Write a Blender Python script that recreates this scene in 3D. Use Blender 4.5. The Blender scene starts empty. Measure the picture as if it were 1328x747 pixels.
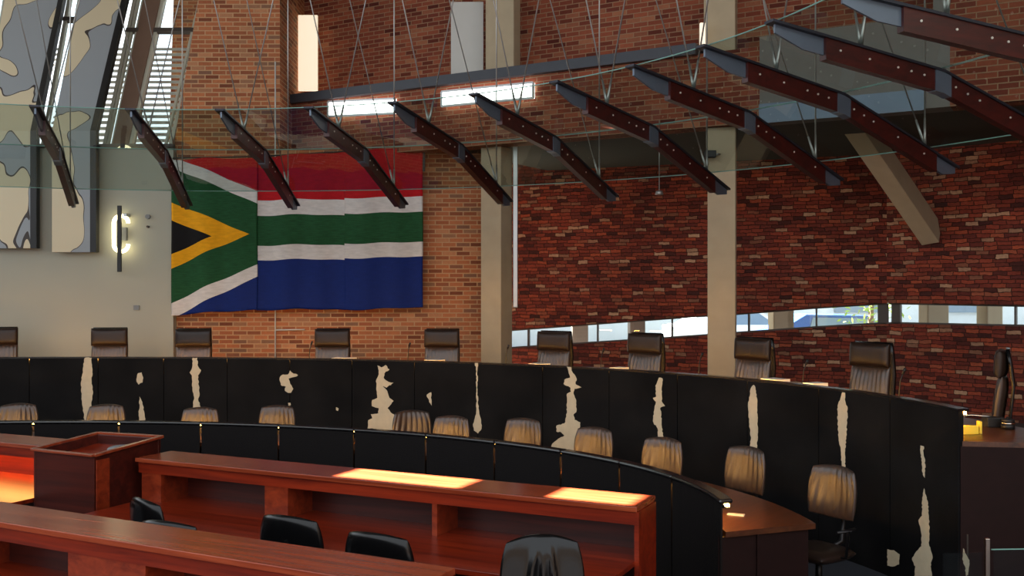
import bpy, bmesh, math, random
import numpy as np
from mathutils import Vector, Matrix
from mathutils.geometry import tessellate_polygon
random.seed(7)
C = bpy.context.scene.collection
F, CX, CY, EYE = 1300.0, 664.0, 373.0, 2.5
sin, cos, PI = math.sin, math.cos, math.pi

def at(x, y, Y):            # point of the place seen at (x, y) at depth Y
    return Vector(((x-CX)*Y/F, Y, EYE-(y-CY)*Y/F))
def atz(x, y, z):           # the same on the level z
    Y = (EYE-z)*F/(y-CY)
    return Vector(((x-CX)*Y/F, Y, z))

# ------------------------------------------------------------------ helpers
class MB:
    def __init__(s): s.v=[]; s.f=[]; s.uv={}; s.mi=[]; s.sm=[]
    def add(s, vs, fs, mi=0, uvs=None, smooth=False):
        b=len(s.v); s.v+= [tuple(v) for v in vs]
        for k,f in enumerate(fs):
            s.f.append([b+i for i in f]); s.mi.append(mi); s.sm.append(smooth)
            if uvs: s.uv[len(s.f)-1]=uvs[k]
        return s
    def box(s, c, size, rz=0, rx=0, mi=0, bev=0):
        m=Matrix.Translation(c)@Matrix.Rotation(rz,4,'Z')@Matrix.Rotation(rx,4,'X')
        hx,hy,hz=[q/2 for q in size]
        vs=[m@Vector((a*hx,b*hy,c_*hz)) for c_ in (-1,1) for b in (-1,1) for a in (-1,1)]
        return s.add(vs,[(0,2,3,1),(4,5,7,6),(0,1,5,4),(2,6,7,3),(0,4,6,2),(1,3,7,5)],mi)
    def beam(s, a, b, w, h, up=Vector((0,0,1)), mi=0):     # box from a to b; w across, h along up
        a=Vector(a); b=Vector(b); d=(b-a).normalized(); x=d.cross(up).normalized(); u=x.cross(d)
        vs=[p+x*i*w/2+u*j*h/2 for p in (a,b) for j in (-1,1) for i in (-1,1)]
        return s.add(vs,[(0,1,3,2),(4,6,7,5),(0,4,5,1),(2,3,7,6),(0,2,6,4),(1,5,7,3)],mi)
    def tube(s, pts, r, n=8, mi=0):
        pts=[Vector(p) for p in pts]; rs=r if isinstance(r,(list,tuple)) else [r]*len(pts)
        rings=[]; ref=None
        for i,p in enumerate(pts):
            d=(pts[min(i+1,len(pts)-1)]-pts[max(i-1,0)]).normalized()
            if ref is None:
                ref=d.orthogonal().normalized()
            ref=(ref-d*ref.dot(d)).normalized(); y=d.cross(ref)
            rings.append([p+(ref*cos(2*PI*k/n)+y*sin(2*PI*k/n))*rs[i] for k in range(n)])
        vs=[v for r_ in rings for v in r_]
        fs=[(i*n+k,i*n+(k+1)%n,(i+1)*n+(k+1)%n,(i+1)*n+k) for i in range(len(pts)-1) for k in range(n)]
        s.add(vs,fs,mi,smooth=True)
        s.add(rings[0],[tuple(range(n))[::-1]],mi); s.add(rings[-1],[tuple(range(n))],mi)
        return s
    def lathe(s, prof, c=(0,0,0), n=20, mi=0):
        c=Vector(c); vs=[c+Vector((r*cos(2*PI*k/n),r*sin(2*PI*k/n),z)) for r,z in prof for k in range(n)]
        fs=[(i*n+k,i*n+(k+1)%n,(i+1)*n+(k+1)%n,(i+1)*n+k) for i in range(len(prof)-1) for k in range(n)]
        s.add(vs,fs,mi,smooth=True)
        return s
    def prism(s, poly, o, d, t, mi=0, n=None):   # poly (s,z) in the plane through o along d; thickness t along normal; UV = metres
        o=Vector(o); d=Vector(d).normalized(); n=n or Vector((-d.y,d.x,0)); up=Vector((0,0,1))
        tris=tessellate_polygon([[Vector((p[0],p[1],0)) for p in poly]])
        fr=[o+d*p[0]+up*p[1] for p in poly]; bk=[p+n*t for p in fr]; N=len(poly)
        for fa,rev in ((fr,False),(bk,True)):
            fs=[]; uv=[]
            for tr in tris:
                tr=list(tr); 
                v=[fa[i] for i in tr]; nn=(v[1]-v[0]).cross(v[2]-v[0])
                if (nn.dot(n)>0) != rev: tr=tr[::-1]
                fs.append(tr); uv.append([poly[i] for i in tr])
            s.add(fa,fs,mi,uv)
        for i in range(N):
            j=(i+1)%N; q=[fr[i],fr[j],bk[j],bk[i]]
            l=math.hypot(poly[j][0]-poly[i][0],poly[j][1]-poly[i][1])
            vert=abs(poly[j][1]-poly[i][1])>abs(poly[j][0]-poly[i][0])
            if vert: uvq=[(0,poly[i][1]),(0,poly[j][1]),(t,poly[j][1]),(t,poly[i][1])]
            else: uvq=[(poly[i][0],0),(poly[j][0],0),(poly[j][0],t),(poly[i][0],t)]
            s.add(q,[(0,1,2,3)],mi,[uvq])
        return s
    def build(s, name, mats, parent=None, bevel=0, smooth=False):
        me=bpy.data.meshes.new(name)
        me.from_pydata(s.v,[],s.f)
        if not isinstance(mats,(list,tuple)): mats=[mats]
        for m in mats: me.materials.append(m)
        for p,mi,sm in zip(me.polygons,s.mi,s.sm):
            p.material_index=mi; p.use_smooth=sm or smooth
        uvl=me.uv_layers.new(name='UVMap')
        for fi,uv in s.uv.items():
            for k,li in enumerate(me.polygons[fi].loop_indices): uvl.data[li].uv=uv[k]
        bm=bmesh.new(); bm.from_mesh(me)
        if not s.uv: bmesh.ops.remove_doubles(bm,verts=bm.verts,dist=1e-5)
        bmesh.ops.recalc_face_normals(bm,faces=bm.faces); bm.to_mesh(me); bm.free()
        o=bpy.data.objects.new(name,me); C.objects.link(o)
        if parent: o.parent=parent
        if bevel:
            b=o.modifiers.new('b','BEVEL'); b.width=bevel; b.segments=2; b.limit_method='ANGLE'
        return o
def tag(o,label,cat,group=None):
    o['label']=label; o['category']=cat
    if group: o['group']=group
    return o
def struct(o): o['kind']='structure'; return o
def thing(name,label,cat,loc=(0,0,0),rz=0,group=None):
    o=bpy.data.objects.new(name,None); C.objects.link(o); o.empty_display_size=.1
    o.location=loc; o.rotation_euler=(0,0,rz); return tag(o,label,cat,group)
def dup(root,loc,rz,label,group=None,skip=()):
    r=root.copy(); C.objects.link(r); r.location=loc; r.rotation_euler=(0,0,rz); r['label']=label
    if group: r['group']=group
    for ch in list(root.children):
        c=ch.copy(); C.objects.link(c); c.parent=r
        for g in list(ch.children):
            d=g.copy(); C.objects.link(d); d.parent=c
    return r

# ------------------------------------------------------------------ materials
def lin(c): return tuple(((x/255)/12.92 if x/255<=.04045 else ((x/255+.055)/1.055)**2.4) for x in c)
def newmat(name):
    m=bpy.data.materials.new(name); m.use_nodes=True; nt=m.node_tree
    return m,nt,nt.nodes['Principled BSDF'],nt.nodes,nt.links
def plain(name,rgb,rough=.5,metal=0,var=.12,scale=6,bump=0,spec=.5,coat=0):
    m,nt,b,N,L=newmat(name); c=lin(rgb)
    tc=N.new('ShaderNodeTexCoord'); no=N.new('ShaderNodeTexNoise'); no.inputs['Scale'].default_value=scale; no.inputs['Detail'].default_value=5
    L.new(tc.outputs['Object'],no.inputs['Vector'])
    mx=N.new('ShaderNodeMix'); mx.data_type='RGBA'
    mx.inputs['A'].default_value=(*[q*(1-var) for q in c],1); mx.inputs['B'].default_value=(*[min(1,q*(1+var)) for q in c],1)
    L.new(no.outputs['Fac'],mx.inputs['Factor']); L.new(mx.outputs['Result'],b.inputs['Base Color'])
    b.inputs['Roughness'].default_value=rough; b.inputs['Metallic'].default_value=metal; b.inputs['Specular IOR Level'].default_value=spec
    b.inputs['Coat Weight'].default_value=coat
    if bump:
        bp=N.new('ShaderNodeBump'); bp.inputs['Strength'].default_value=bump; bp.inputs['Distance'].default_value=.01
        L.new(no.outputs['Fac'],bp.inputs['Height']); L.new(bp.outputs['Normal'],b.inputs['Normal'])
    return m
def emis(name,rgb,st):
    m,nt,b,N,L=newmat(name); b.inputs['Base Color'].default_value=(.8,.8,.8,1)
    b.inputs['Emission Color'].default_value=(*lin(rgb),1); b.inputs['Emission Strength'].default_value=st
    return m
def wood(name,dark,light,ang=0,rough=.3,sc=1.0):
    m,nt,b,N,L=newmat(name)
    tc=N.new('ShaderNodeTexCoord'); mp=N.new('ShaderNodeMapping'); mp.inputs['Rotation'].default_value=(0,0,-ang)
    mp.vector_type='TEXTURE'; mp.inputs['Rotation'].default_value=(0,0,ang); mp.inputs['Scale'].default_value=(1.6/sc,.07/sc,.07/sc)
    L.new(tc.outputs['Object'],mp.inputs['Vector'])
    no=N.new('ShaderNodeTexNoise'); no.inputs['Scale'].default_value=1.0; no.inputs['Detail'].default_value=8; no.inputs['Roughness'].default_value=.65; no.inputs['Distortion'].default_value=.6
    L.new(mp.outputs['Vector'],no.inputs['Vector'])
    cr=N.new('ShaderNodeValToRGB'); e=cr.color_ramp.elements; e[0].position=.3; e[0].color=(*lin(dark),1); e[1].position=.72; e[1].color=(*lin(light),1)
    L.new(no.outputs['Fac'],cr.inputs['Fac']); L.new(cr.outputs['Color'],b.inputs['Base Color'])
    b.inputs['Roughness'].default_value=rough
    bp=N.new('ShaderNodeBump'); bp.inputs['Strength'].default_value=.08; L.new(no.outputs['Fac'],bp.inputs['Height']); L.new(bp.outputs['Normal'],b.inputs['Normal'])
    return m
def brick(name,cols,mortar,w=.215,h=.068,mo=.10,jit=0.0,rough=.9,bump=.5,stretch=0.5,grime=.35):
    m,nt,b,N,L=newmat(name)
    def M(op,a,b_=None,c=None):
        n=N.new('ShaderNodeMath'); n.operation=op
        for i,q in enumerate((a,b_,c)):
            if q is None: continue
            if isinstance(q,(int,float)): n.inputs[i].default_value=q
            else: L.new(q,n.inputs[i])
        return n.outputs[0]
    uv=N.new('ShaderNodeUVMap'); sx=N.new('ShaderNodeSeparateXYZ')
    src=uv.outputs['UV']
    if jit:
        nz=N.new('ShaderNodeTexNoise'); nz.inputs['Scale'].default_value=9.0; nz.inputs['Detail'].default_value=4; L.new(src,nz.inputs['Vector'])
        vm=N.new('ShaderNodeVectorMath'); vm.operation='MULTIPLY_ADD'; L.new(nz.outputs['Color'],vm.inputs[0]); vm.inputs[1].default_value=(jit,jit,0); L.new(src,vm.inputs[2]); src=vm.outputs[0]
    L.new(src,sx.inputs[0])
    v=M('DIVIDE',sx.outputs['Y'],h); row=M('FLOOR',v); fv=M('FRACT',v)
    wr=N.new('ShaderNodeTexWhiteNoise'); wr.noise_dimensions='1D'; L.new(row,wr.inputs['W'])
    if jit: off=wr.outputs['Value']
    else: off=M('MULTIPLY',M('MODULO',row,2.0),.5)
    u=M('ADD',M('DIVIDE',sx.outputs['X'],w),off); cu=M('FLOOR',u); fu=M('FRACT',u)
    cv=N.new('ShaderNodeCombineXYZ'); L.new(cu,cv.inputs[0]); L.new(row,cv.inputs[1])
    wn=N.new('ShaderNodeTexWhiteNoise'); wn.noise_dimensions='3D'; L.new(cv.outputs[0],wn.inputs['Vector'])
    cr=N.new('ShaderNodeValToRGB'); el=cr.color_ramp.elements
    while len(el)<len(cols): el.new(.5)
    for i,c in enumerate(cols): el[i].position=c[0]; el[i].color=(*lin(c[1]),1)
    L.new(wn.outputs['Value'],cr.inputs['Fac'])
    ns=N.new('ShaderNodeTexNoise'); ns.inputs['Scale'].default_value=22; ns.inputs['Detail'].default_value=6; L.new(uv.outputs['UV'],ns.inputs['Vector'])
    n2=N.new('ShaderNodeTexNoise'); n2.inputs['Scale'].default_value=.9; n2.inputs['Detail'].default_value=3; L.new(uv.outputs['UV'],n2.inputs['Vector'])
    # mortar mask
    eu=M('MINIMUM',fu,M('SUBTRACT',1,fu)); ev=M('MINIMUM',fv,M('SUBTRACT',1,fv))
    e=M('MINIMUM',M('MULTIPLY',eu,w/h),ev)
    ed=M('ADD',e,M('MULTIPLY',M('SUBTRACT',ns.outputs['Fac'],.5),.12))
    mask=M('SMOOTH_MIN',1,M('MAXIMUM',0,M('DIVIDE',M('SUBTRACT',ed,mo*.6),mo*.6)),.01)
    mx=N.new('ShaderNodeMix'); mx.data_type='RGBA'; L.new(mask,mx.inputs['Factor']); mx.inputs['A'].default_value=(*lin(mortar),1); L.new(cr.outputs['Color'],mx.inputs['B'])
    g=M('ADD',1-grime,M('MULTIPLY',M('ADD',M('MULTIPLY',ns.outputs['Fac'],.6),M('MULTIPLY',n2.outputs['Fac'],.6)),grime*1.7))
    sc=N.new('ShaderNodeVectorMath'); sc.operation='SCALE'; L.new(mx.outputs['Result'],sc.inputs[0]); L.new(g,sc.inputs['Scale'])
    L.new(sc.outputs[0],b.inputs['Base Color']); b.inputs['Roughness'].default_value=rough; b.inputs['Specular IOR Level'].default_value=.2
    bp=N.new('ShaderNodeBump'); bp.inputs['Strength'].default_value=bump; bp.inputs['Distance'].default_value=.015
    hh=M('ADD',M('MULTIPLY',mask,.8),M('ADD',M('MULTIPLY',ns.outputs['Fac'],.5),M('MULTIPLY',wn.outputs['Value'],.6 if jit else .1)))
    L.new(hh,bp.inputs['Height']); L.new(bp.outputs['Normal'],b.inputs['Normal'])
    return m
def glassmat(name,tint,fac=.12,rough=.0,spec=.5):
    m=bpy.data.materials.new(name); m.use_nodes=True; N=m.node_tree.nodes; L=m.node_tree.links; N.clear()
    o=N.new('ShaderNodeOutputMaterial'); t=N.new('ShaderNodeBsdfTransparent'); t.inputs[0].default_value=(*tint,1)
    g=N.new('ShaderNodeBsdfGlossy'); g.inputs['Roughness'].default_value=rough; g.inputs['Color'].default_value=(.85,.95,.95,1)
    lw=N.new('ShaderNodeLayerWeight'); lw.inputs['Blend'].default_value=.5
    pw=N.new('ShaderNodeMath'); pw.operation='POWER'; L.new(lw.outputs['Facing'],pw.inputs[0]); pw.inputs[1].default_value=5
    a=N.new('ShaderNodeMath'); a.operation='MULTIPLY_ADD'; L.new(pw.outputs[0],a.inputs[0]); a.inputs[1].default_value=spec; a.inputs[2].default_value=fac; a.use_clamp=True
    mx=N.new('ShaderNodeMixShader'); L.new(a.outputs[0],mx.inputs[0]); L.new(t.outputs[0],mx.inputs[1]); L.new(g.outputs[0],mx.inputs[2]); L.new(mx.outputs[0],o.inputs[0])
    return m

TB=math.atan(-.48)     # heading of the straight tables
M_wall=plain('white_plaster',(166,166,152),.8,var=.05,scale=1.5)
M_conc=plain('pale_concrete',(176,160,132),.85,var=.12,scale=5,bump=.1)
M_brown=plain('brown_beam',(112,88,72),.8,var=.1)
M_floor=plain('slate_carpet',(44,46,54),.85,var=.25,scale=60,bump=.3)
M_dais=plain('dais_carpet',(60,52,46),.9,var=.2,scale=50)
M_roof=plain('grey_roof',(120,116,110),.9)
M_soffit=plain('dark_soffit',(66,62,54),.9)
M_brickA=brick('orange_brick',[(0,(118,68,48)),(.2,(160,96,64)),(.45,(184,114,76)),(.7,(152,88,60)),(.85,(128,94,74)),(1,(194,134,94))],(190,150,112),mo=.13)
M_brickB=brick('red_brick',[(0,(84,38,30)),(.25,(128,66,48)),(.55,(150,82,58)),(.8,(110,54,42)),(1,(160,102,74))],(152,120,94))
M_brickC=brick('dry_stacked_brick',[(0,(62,34,30)),(.2,(106,46,36)),(.45,(136,62,44)),(.62,(84,40,36)),(.78,(156,74,48)),(.9,(118,76,58)),(1,(180,142,112))],(66,40,32),w=.19,h=.06,mo=.08,jit=.05,bump=1.0,grime=.85)
M_wood=wood('red_mahogany',(80,17,7),(146,46,18),TB,.3)
M_woodtop=wood('mahogany_top',(104,36,18),(160,74,44),TB,.22)
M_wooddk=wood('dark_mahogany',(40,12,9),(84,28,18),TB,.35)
M_woodv=wood('upright_mahogany',(92,26,12),(150,58,28),0,.3); 
M_desk=wood('bench_desk_wood',(52,26,16),(92,52,30),.9,.3)
M_endp=plain('dark_end_panel',(30,15,14),.6,var=.3,scale=12,spec=.15)
def hidemat():
    m,nt,b,N,L=newmat('black_cowhide')
    tc=N.new('ShaderNodeTexCoord'); n1=N.new('ShaderNodeTexNoise'); n1.inputs['Scale'].default_value=140; n1.inputs['Detail'].default_value=3
    n2=N.new('ShaderNodeTexNoise'); n2.inputs['Scale'].default_value=1.4; n2.inputs['Detail'].default_value=4
    L.new(tc.outputs['Object'],n1.inputs['Vector']); L.new(tc.outputs['Object'],n2.inputs['Vector'])
    cr=N.new('ShaderNodeValToRGB'); e=cr.color_ramp.elements; e[0].position=.35; e[0].color=(.003,.003,.0035,1); e[1].position=.75; e[1].color=(.012,.011,.011,1)
    L.new(n2.outputs['Fac'],cr.inputs['Fac']); L.new(cr.outputs['Color'],b.inputs['Base Color']); b.inputs['Roughness'].default_value=.7; b.inputs['Specular IOR Level'].default_value=.12
    bp=N.new('ShaderNodeBump'); bp.inputs['Strength'].default_value=.5; bp.inputs['Distance'].default_value=.004; L.new(n1.outputs['Fac'],bp.inputs['Height']); L.new(bp.outputs['Normal'],b.inputs['Normal'])
    return m
M_hide=hidemat()
M_pale=plain('pale_cowhide',(206,190,160),.75,var=.12,scale=14,bump=.3)
M_lowp=plain('black_desk_panel',(22,19,19),.6,var=.4,scale=90,bump=.2,spec=.12)
M_cap=plain('black_cap_rail',(20,19,20),.22,var=.1,spec=.7)
M_leather=plain('dark_brown_leather',(36,25,20),.36,var=.25,scale=25,bump=.12,spec=.3)
M_leathbk=plain('black_leather',(12,12,13),.2,var=.15,scale=30,bump=.03,spec=.32)
M_leathhi=plain('worn_brown_leather',(54,42,36),.3,var=.25,scale=25,bump=.1,spec=.6)
M_blackmetal=plain('black_metal',(22,20,22),.4,.4)
M_chrome=plain('chrome',(190,180,170),.2,1)
M_alu=plain('brushed_aluminium',(170,172,172),.35,.9)
M_steel=plain('dark_grey_steel',(52,54,62),.45,.6)
M_steelb=plain('blue_grey_steel',(98,110,124),.4,.5)
M_timber=wood('dark_red_timber',(40,10,8),(74,20,14),0,.4)
M_bolt=plain('pale_bolt',(210,205,195),.35,.3)
M_rod=plain('rod_steel',(168,168,164),.35,.7)
M_glass=glassmat('canopy_glass',(.64,.71,.67),.05,spec=.45)
M_pane=glassmat('window_glass',(.9,.94,.95),.03)
M_edge=plain('glass_edge',(120,168,158),.3,var=.05)
M_led=emis('warm_strip_light',(255,182,84),75)
M_ledC=emis('amber_strip_light',(255,184,96),42)
M_lamp=emis('wall_lamp_glow',(255,240,190),7)
M_panel=emis('white_reflection_glow',(255,255,250),5)  # glow that imitates reflections in the canopy glass
M_warmwin=emis('lit_cream_panel',(255,236,200),.8)
M_white=plain('white_paint',(206,206,200),.6,var=.04)
M_frame=plain('pale_window_frame',(176,176,160),.6,var=.05)
M_frdark=plain('dark_window_bar',(70,62,56),.6)
M_ledge=plain('dark_blue_grey_ledge',(58,62,70),.5,var=.1)
M_paper=plain('white_paper',(225,220,210),.8,var=.03)
M_black=plain('black_plastic',(18,18,19),.5)
M_grey=plain('grey_plastic',(120,124,126),.5)
M_yellow=plain('yellow_lit_paper',(225,205,70),.7,var=.05)  # yellow of the desk lighting put into the paper colour

# ------------------------------------------------------------------ curved benches: plan paths
class Path:
    def __init__(s,c,pts,z,deg=4):
        s.c=Vector((c[0],c[1]))
        P=[atz(x,y,z) for x,y in pts]
        th=[math.atan2(p.x-c[0],p.y-c[1]) for p in P]; r=[math.hypot(p.x-c[0],p.y-c[1]) for p in P]
        s.co=np.polyfit(th,r,deg); s.lo=min(th); s.hi=max(th)
        s.tt=np.linspace(s.lo-.05,s.hi+.1,3000)
        q=[s.p(t) for t in s.tt]; s.px=np.array([CX+F*v.x/v.y for v in q])
    def r(s,t): return float(np.polyval(s.co,max(t,s.lo)))
    def p(s,t,off=0,z=0):
        r=s.r(t)+off; return Vector((s.c.x+r*sin(t),s.c.y+r*cos(t),z))
    def th(s,x): return float(np.interp(x,s.px,s.tt))
    def hit(s,x,y,off=0):   # point of the front surface seen at (x,y)
        t=s.th(x); p=s.p(t,off); z=EYE-(y-CY)*p.y/F; return Vector((p.x,p.y,z))
tall=Path((-4.5,5.5),[(-160,465),(-80,464),(0,463),(90,463),(180,463),(300,464),(400,465),(540,467.5),(700,473),(870,484),(1000,495),(1100,505.5),(1200,521),(1243,531)],EYE-.94)
low=Path((-4.34,4.96),[(-120,549),(-60,547.5),(0,546.5),(100,546),(154,546),(260,548),(361,551),(459,556),(552,563),(641,572),(727,584),(803,598),(872,616),(905,631),(935,648)],EYE-1.5,5)
TT,LT=EYE-.94,EYE-1.5
TD,LD=EYE-1.19,EYE-1.73        # desk levels
def sector(mb,path,t0,t1,o0,o1,z0,z1,n,mi=0):
    ts=[t0+(t1-t0)*i/n for i in range(n+1)]; vs=[]
    for t in ts: vs+=[path.p(t,o0,z0),path.p(t,o1,z0),path.p(t,o1,z1),path.p(t,o0,z1)]
    fs=[]
    for i in range(n):
        a=4*i; b=a+4
        fs+=[(a,a+1,b+1,b),(a+1,a+2,b+2,b+1),(a+2,a+3,b+3,b+2),(a+3,a,b,b+3)]
    fs+=[(0,3,2,1),(4*n,4*n+1,4*n+2,4*n+3)]
    return mb.add(vs,fs,mi)

# ------------------------------------------------------------------ hide patches in photo coordinates
def cv(pts,ox,oy,k=3.7914): return [(ox+x/k,oy+y/k) for x,y in pts]
patches=[
 [(110,464),(119,464),(120,478),(119,495),(121,508),(119,520),(118,535),(115,548),(110,548),(108,530),(106,515),(105,500),(107,485),(108,472)],
 [(179,484),(184,483),(186,490),(185,496),(180,499),(177,492)],
 [(181,514),(185,522),(187,533),(189,548),(180,548)],
 [(250,464),(256,464),(257,475),(261,480),(257,487),(258,500),(259,510),(257,518),(262,532),(250,532),(252,515),(249,500),(249,487),(246,483),(249,478)],
 cv([(125,340),(140,325),(165,325),(175,305),(185,315),(215,328),(190,338),(168,345),(175,365),(192,395),(180,415),(165,415),(150,405),(155,385),(130,375)],330,400),
 cv([(166,464),(178,464),(180,476),(168,478)],330,400),
 cv([(402,485),(415,492),(412,504),(402,500)],330,400),
 cv([(605,280),(625,290),(645,278),(665,300),(640,320),(638,345),(655,358),(685,365),(650,390),(632,382),(650,400),(665,440),(685,455),(665,480),(655,490),(670,510),(700,530),(700,600),(557,590),(560,550),(580,540),(573,520),(610,515),(612,490),(578,480),(580,450),(605,440),(600,400),(600,350),(610,330),(612,305)],330,400),
 cv([(848,425),(870,412),(872,478),(860,460)],330,400),
 cv([(1085,268),(1100,268),(1098,300),(1098,380),(1100,470),(1105,500),(1115,545),(1118,590),(1100,615),(1080,600),(1075,570),(1085,540),(1092,500),(1092,400),(1090,300)],330,400),
 cv([(362,285),(383,287),(385,305),(400,325),(410,345),(405,372),(435,388),(400,395),(395,420),(408,450),(408,510),(395,520),(400,548),(428,560),(425,600),(405,640),(400,700),(285,690),(290,665),(320,640),(350,625),(335,610),(310,605),(312,575),(350,565),(360,530),(362,420),(382,410),(380,390),(345,370),(350,350),(378,340),(370,310)],640,400),
 cv([(815,340),(833,345),(830,380),(828,455),(845,480),(822,488),(828,560),(838,650),(812,650),(808,590),(785,555),(792,500),(800,460),(785,440),(800,435),(797,380)],640,400),
 cv([(1280,375),(1290,390),(1297,440),(1300,520),(1302,600),(1295,700),(1262,690),(1268,640),(1258,560),(1252,480),(1262,430),(1268,390)],640,400),
 cv([(435,412),(450,415),(450,455),(462,490),(460,560),(455,640),(450,700),(449,790),(432,780),(428,690),(418,640),(413,560),(412,480),(425,450),(430,430)],978,400),
 cv([(820,105),(838,110),(835,140),(845,200),(842,265),(832,250),(825,180),(820,135)],978,550),
 cv([(838,315),(848,350),(858,390),(862,460),(865,540),(862,590),(880,650),(870,700),(878,747),(790,747),(795,700),(778,665),(800,625),(825,600),(825,540),(810,475),(828,450),(828,380)],978,550),
 cv([(657,615),(690,620),(718,640),(715,690),(690,700),(657,695)],978,550),
 cv([(1030,610),(1045,640),(1062,670),(1055,740),(1045,747),(1040,700),(1026,665)],978,550),
]
def ragged(poly,amp=.7,step=2.2):
    out=[]
    for i,p in enumerate(poly):
        q=poly[(i+1)%len(poly)]; d=math.hypot(q[0]-p[0],q[1]-p[1]); n=max(1,int(d/step))
        for k in range(n):
            t=k/n; out.append((p[0]+(q[0]-p[0])*t+(random.uniform(-amp,amp) if k else 0),p[1]+(q[1]-p[1])*t+(random.uniform(-amp,amp) if k else 0)))
    return out

# ------------------------------------------------------------------ judges' bench (tall)
t0,t1=tall.lo,tall.th(1243)
jb=thing('judges_bench','long curved judges bench faced in black cowhide with cream patches, behind the lower curved desk','bench',tall.p((t0+t1)/2,0,0))
inv=Matrix.Translation(-jb.location)
def ch(o,par): o.parent=par; o.matrix_parent_inverse=Matrix.Translation(-par.location); return o
nP=16; seams=[t0+(t1-t0)*i/nP for i in range(nP+1)]
mbs=[]
for i in range(nP):
    mb=MB(); sector(mb,tall,seams[i]+.0006,seams[i+1]-.0006,0,.05,0,TT-.02,6); mbs.append(mb)
for p in patches:
    pp=ragged(p); v3=[tall.hit(x,y,-.005) for x,y in pp]; v3=[Vector((v.x,v.y,min(max(v.z,.01),TT-.004))) for v in v3]
    tr=tessellate_polygon([[Vector((x,-y,0)) for x,y in pp]])
    tc=tall.th(sum(x for x,y in p)/len(p)); k=min(nP-1,max(0,int((tc-t0)/(t1-t0)*nP)))
    mbs[k].add(v3,[tuple(t) for t in tr],1)
for mb in mbs: ch(mb.build('hide_panel',[M_hide,M_pale]),jb)
mb=MB(); sector(mb,tall,t0,t1,-.004,.10,TT-.02,TT,90); ch(mb.build('cap_rail',M_cap),jb)
mb=MB(); sector(mb,tall,t0,t1,.05,1.0,TD-.04,TD,90)
e0=tall.p(t1,0,0); e1=tall.p(t1,1.0,0); e2=Vector((4.35,7.62,0))
mb.add([(e0.x+.03,e0.y,z) for z in (TD-.04,TD)]+[(e1.x,e1.y,z) for z in (TD-.04,TD)]+[(e2.x,e2.y,z) for z in (TD-.04,TD)],[(0,2,4),(1,5,3),(0,4,5,1),(2,3,5,4),(0,1,3,2)])
ch(mb.build('desk_top',M_desk),jb)
mb=MB(); sector(mb,tall,t0,t1,.055,.075,TT-.045,TT-.025,60); ch(mb.build('light_strip',M_led),jb)
mb=MB(); mb.beam((e0.x+.02,e0.y+.02,(TD-.04)/2),(e2.x-.02,e2.y+.03,(TD-.04)/2),.04,TD-.04); ch(mb.build('end_panel',M_endp),jb)
mb=MB(); sector(mb,tall,t0,t1-.01,.93,.97,.6,TD-.04,60); ch(mb.build('rear_panel',M_endp),jb)

# ------------------------------------------------------------------ lower curved desk
t0,t1=low.lo,low.th(935)
lb=thing('curved_desk','lower curved black desk with panelled front, standing before the tall cowhide bench','desk',low.p((t0+t1)/2,0,0))
sx=[-100,-30,43,154,260,361,459,552,641,727,803,871,935]
for a,b in zip(sx[:-1],sx[1:]):
    ta,tb=low.th(a),low.th(b)
    mb=MB(); sector(mb,low,ta+.0018,tb-.0018,0,.016,0.02,LT-.035,6); ch(mb.build('front_panel',M_lowp),lb)
    mb=MB(); sector(mb,low,ta+.0005,tb-.0005,-.01,.10,LT-.035,LT,6); ch(mb.build('cap_rail',M_cap,bevel=.014),lb)
t0=low.th(-100)
mb=MB(); sector(mb,low,t0,t1,.04,.8,LD-.04,LD,80); ch(mb.build('desk_top',M_desk),lb)
mb=MB(); sector(mb,low,t0,t1,.045,.07,LT-.055,LT-.037,50); ch(mb.build('light_strip',M_led),lb)
mb=MB(); sector(mb,low,t0,t1,.017,.028,LT-.060,LT-.036,60); ch(mb.build('light_baffle',M_cap),lb)  # unseen batten added to keep the bare strip light out of the seams
a,b=low.p(t1-.006,.0,0),low.p(t1-.006,.74,0); mb=MB(); mb.beam((a.x,a.y,(LD-.04)/2),(b.x,b.y,(LD-.04)/2),.04,LD-.04); ch(mb.build('end_panel',M_endp),lb)
mb=MB(); sector(mb,low,t0,t1,.30,.32,.1,LD-.04,60); ch(mb.build('modesty_panel',M_endp),lb)

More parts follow.
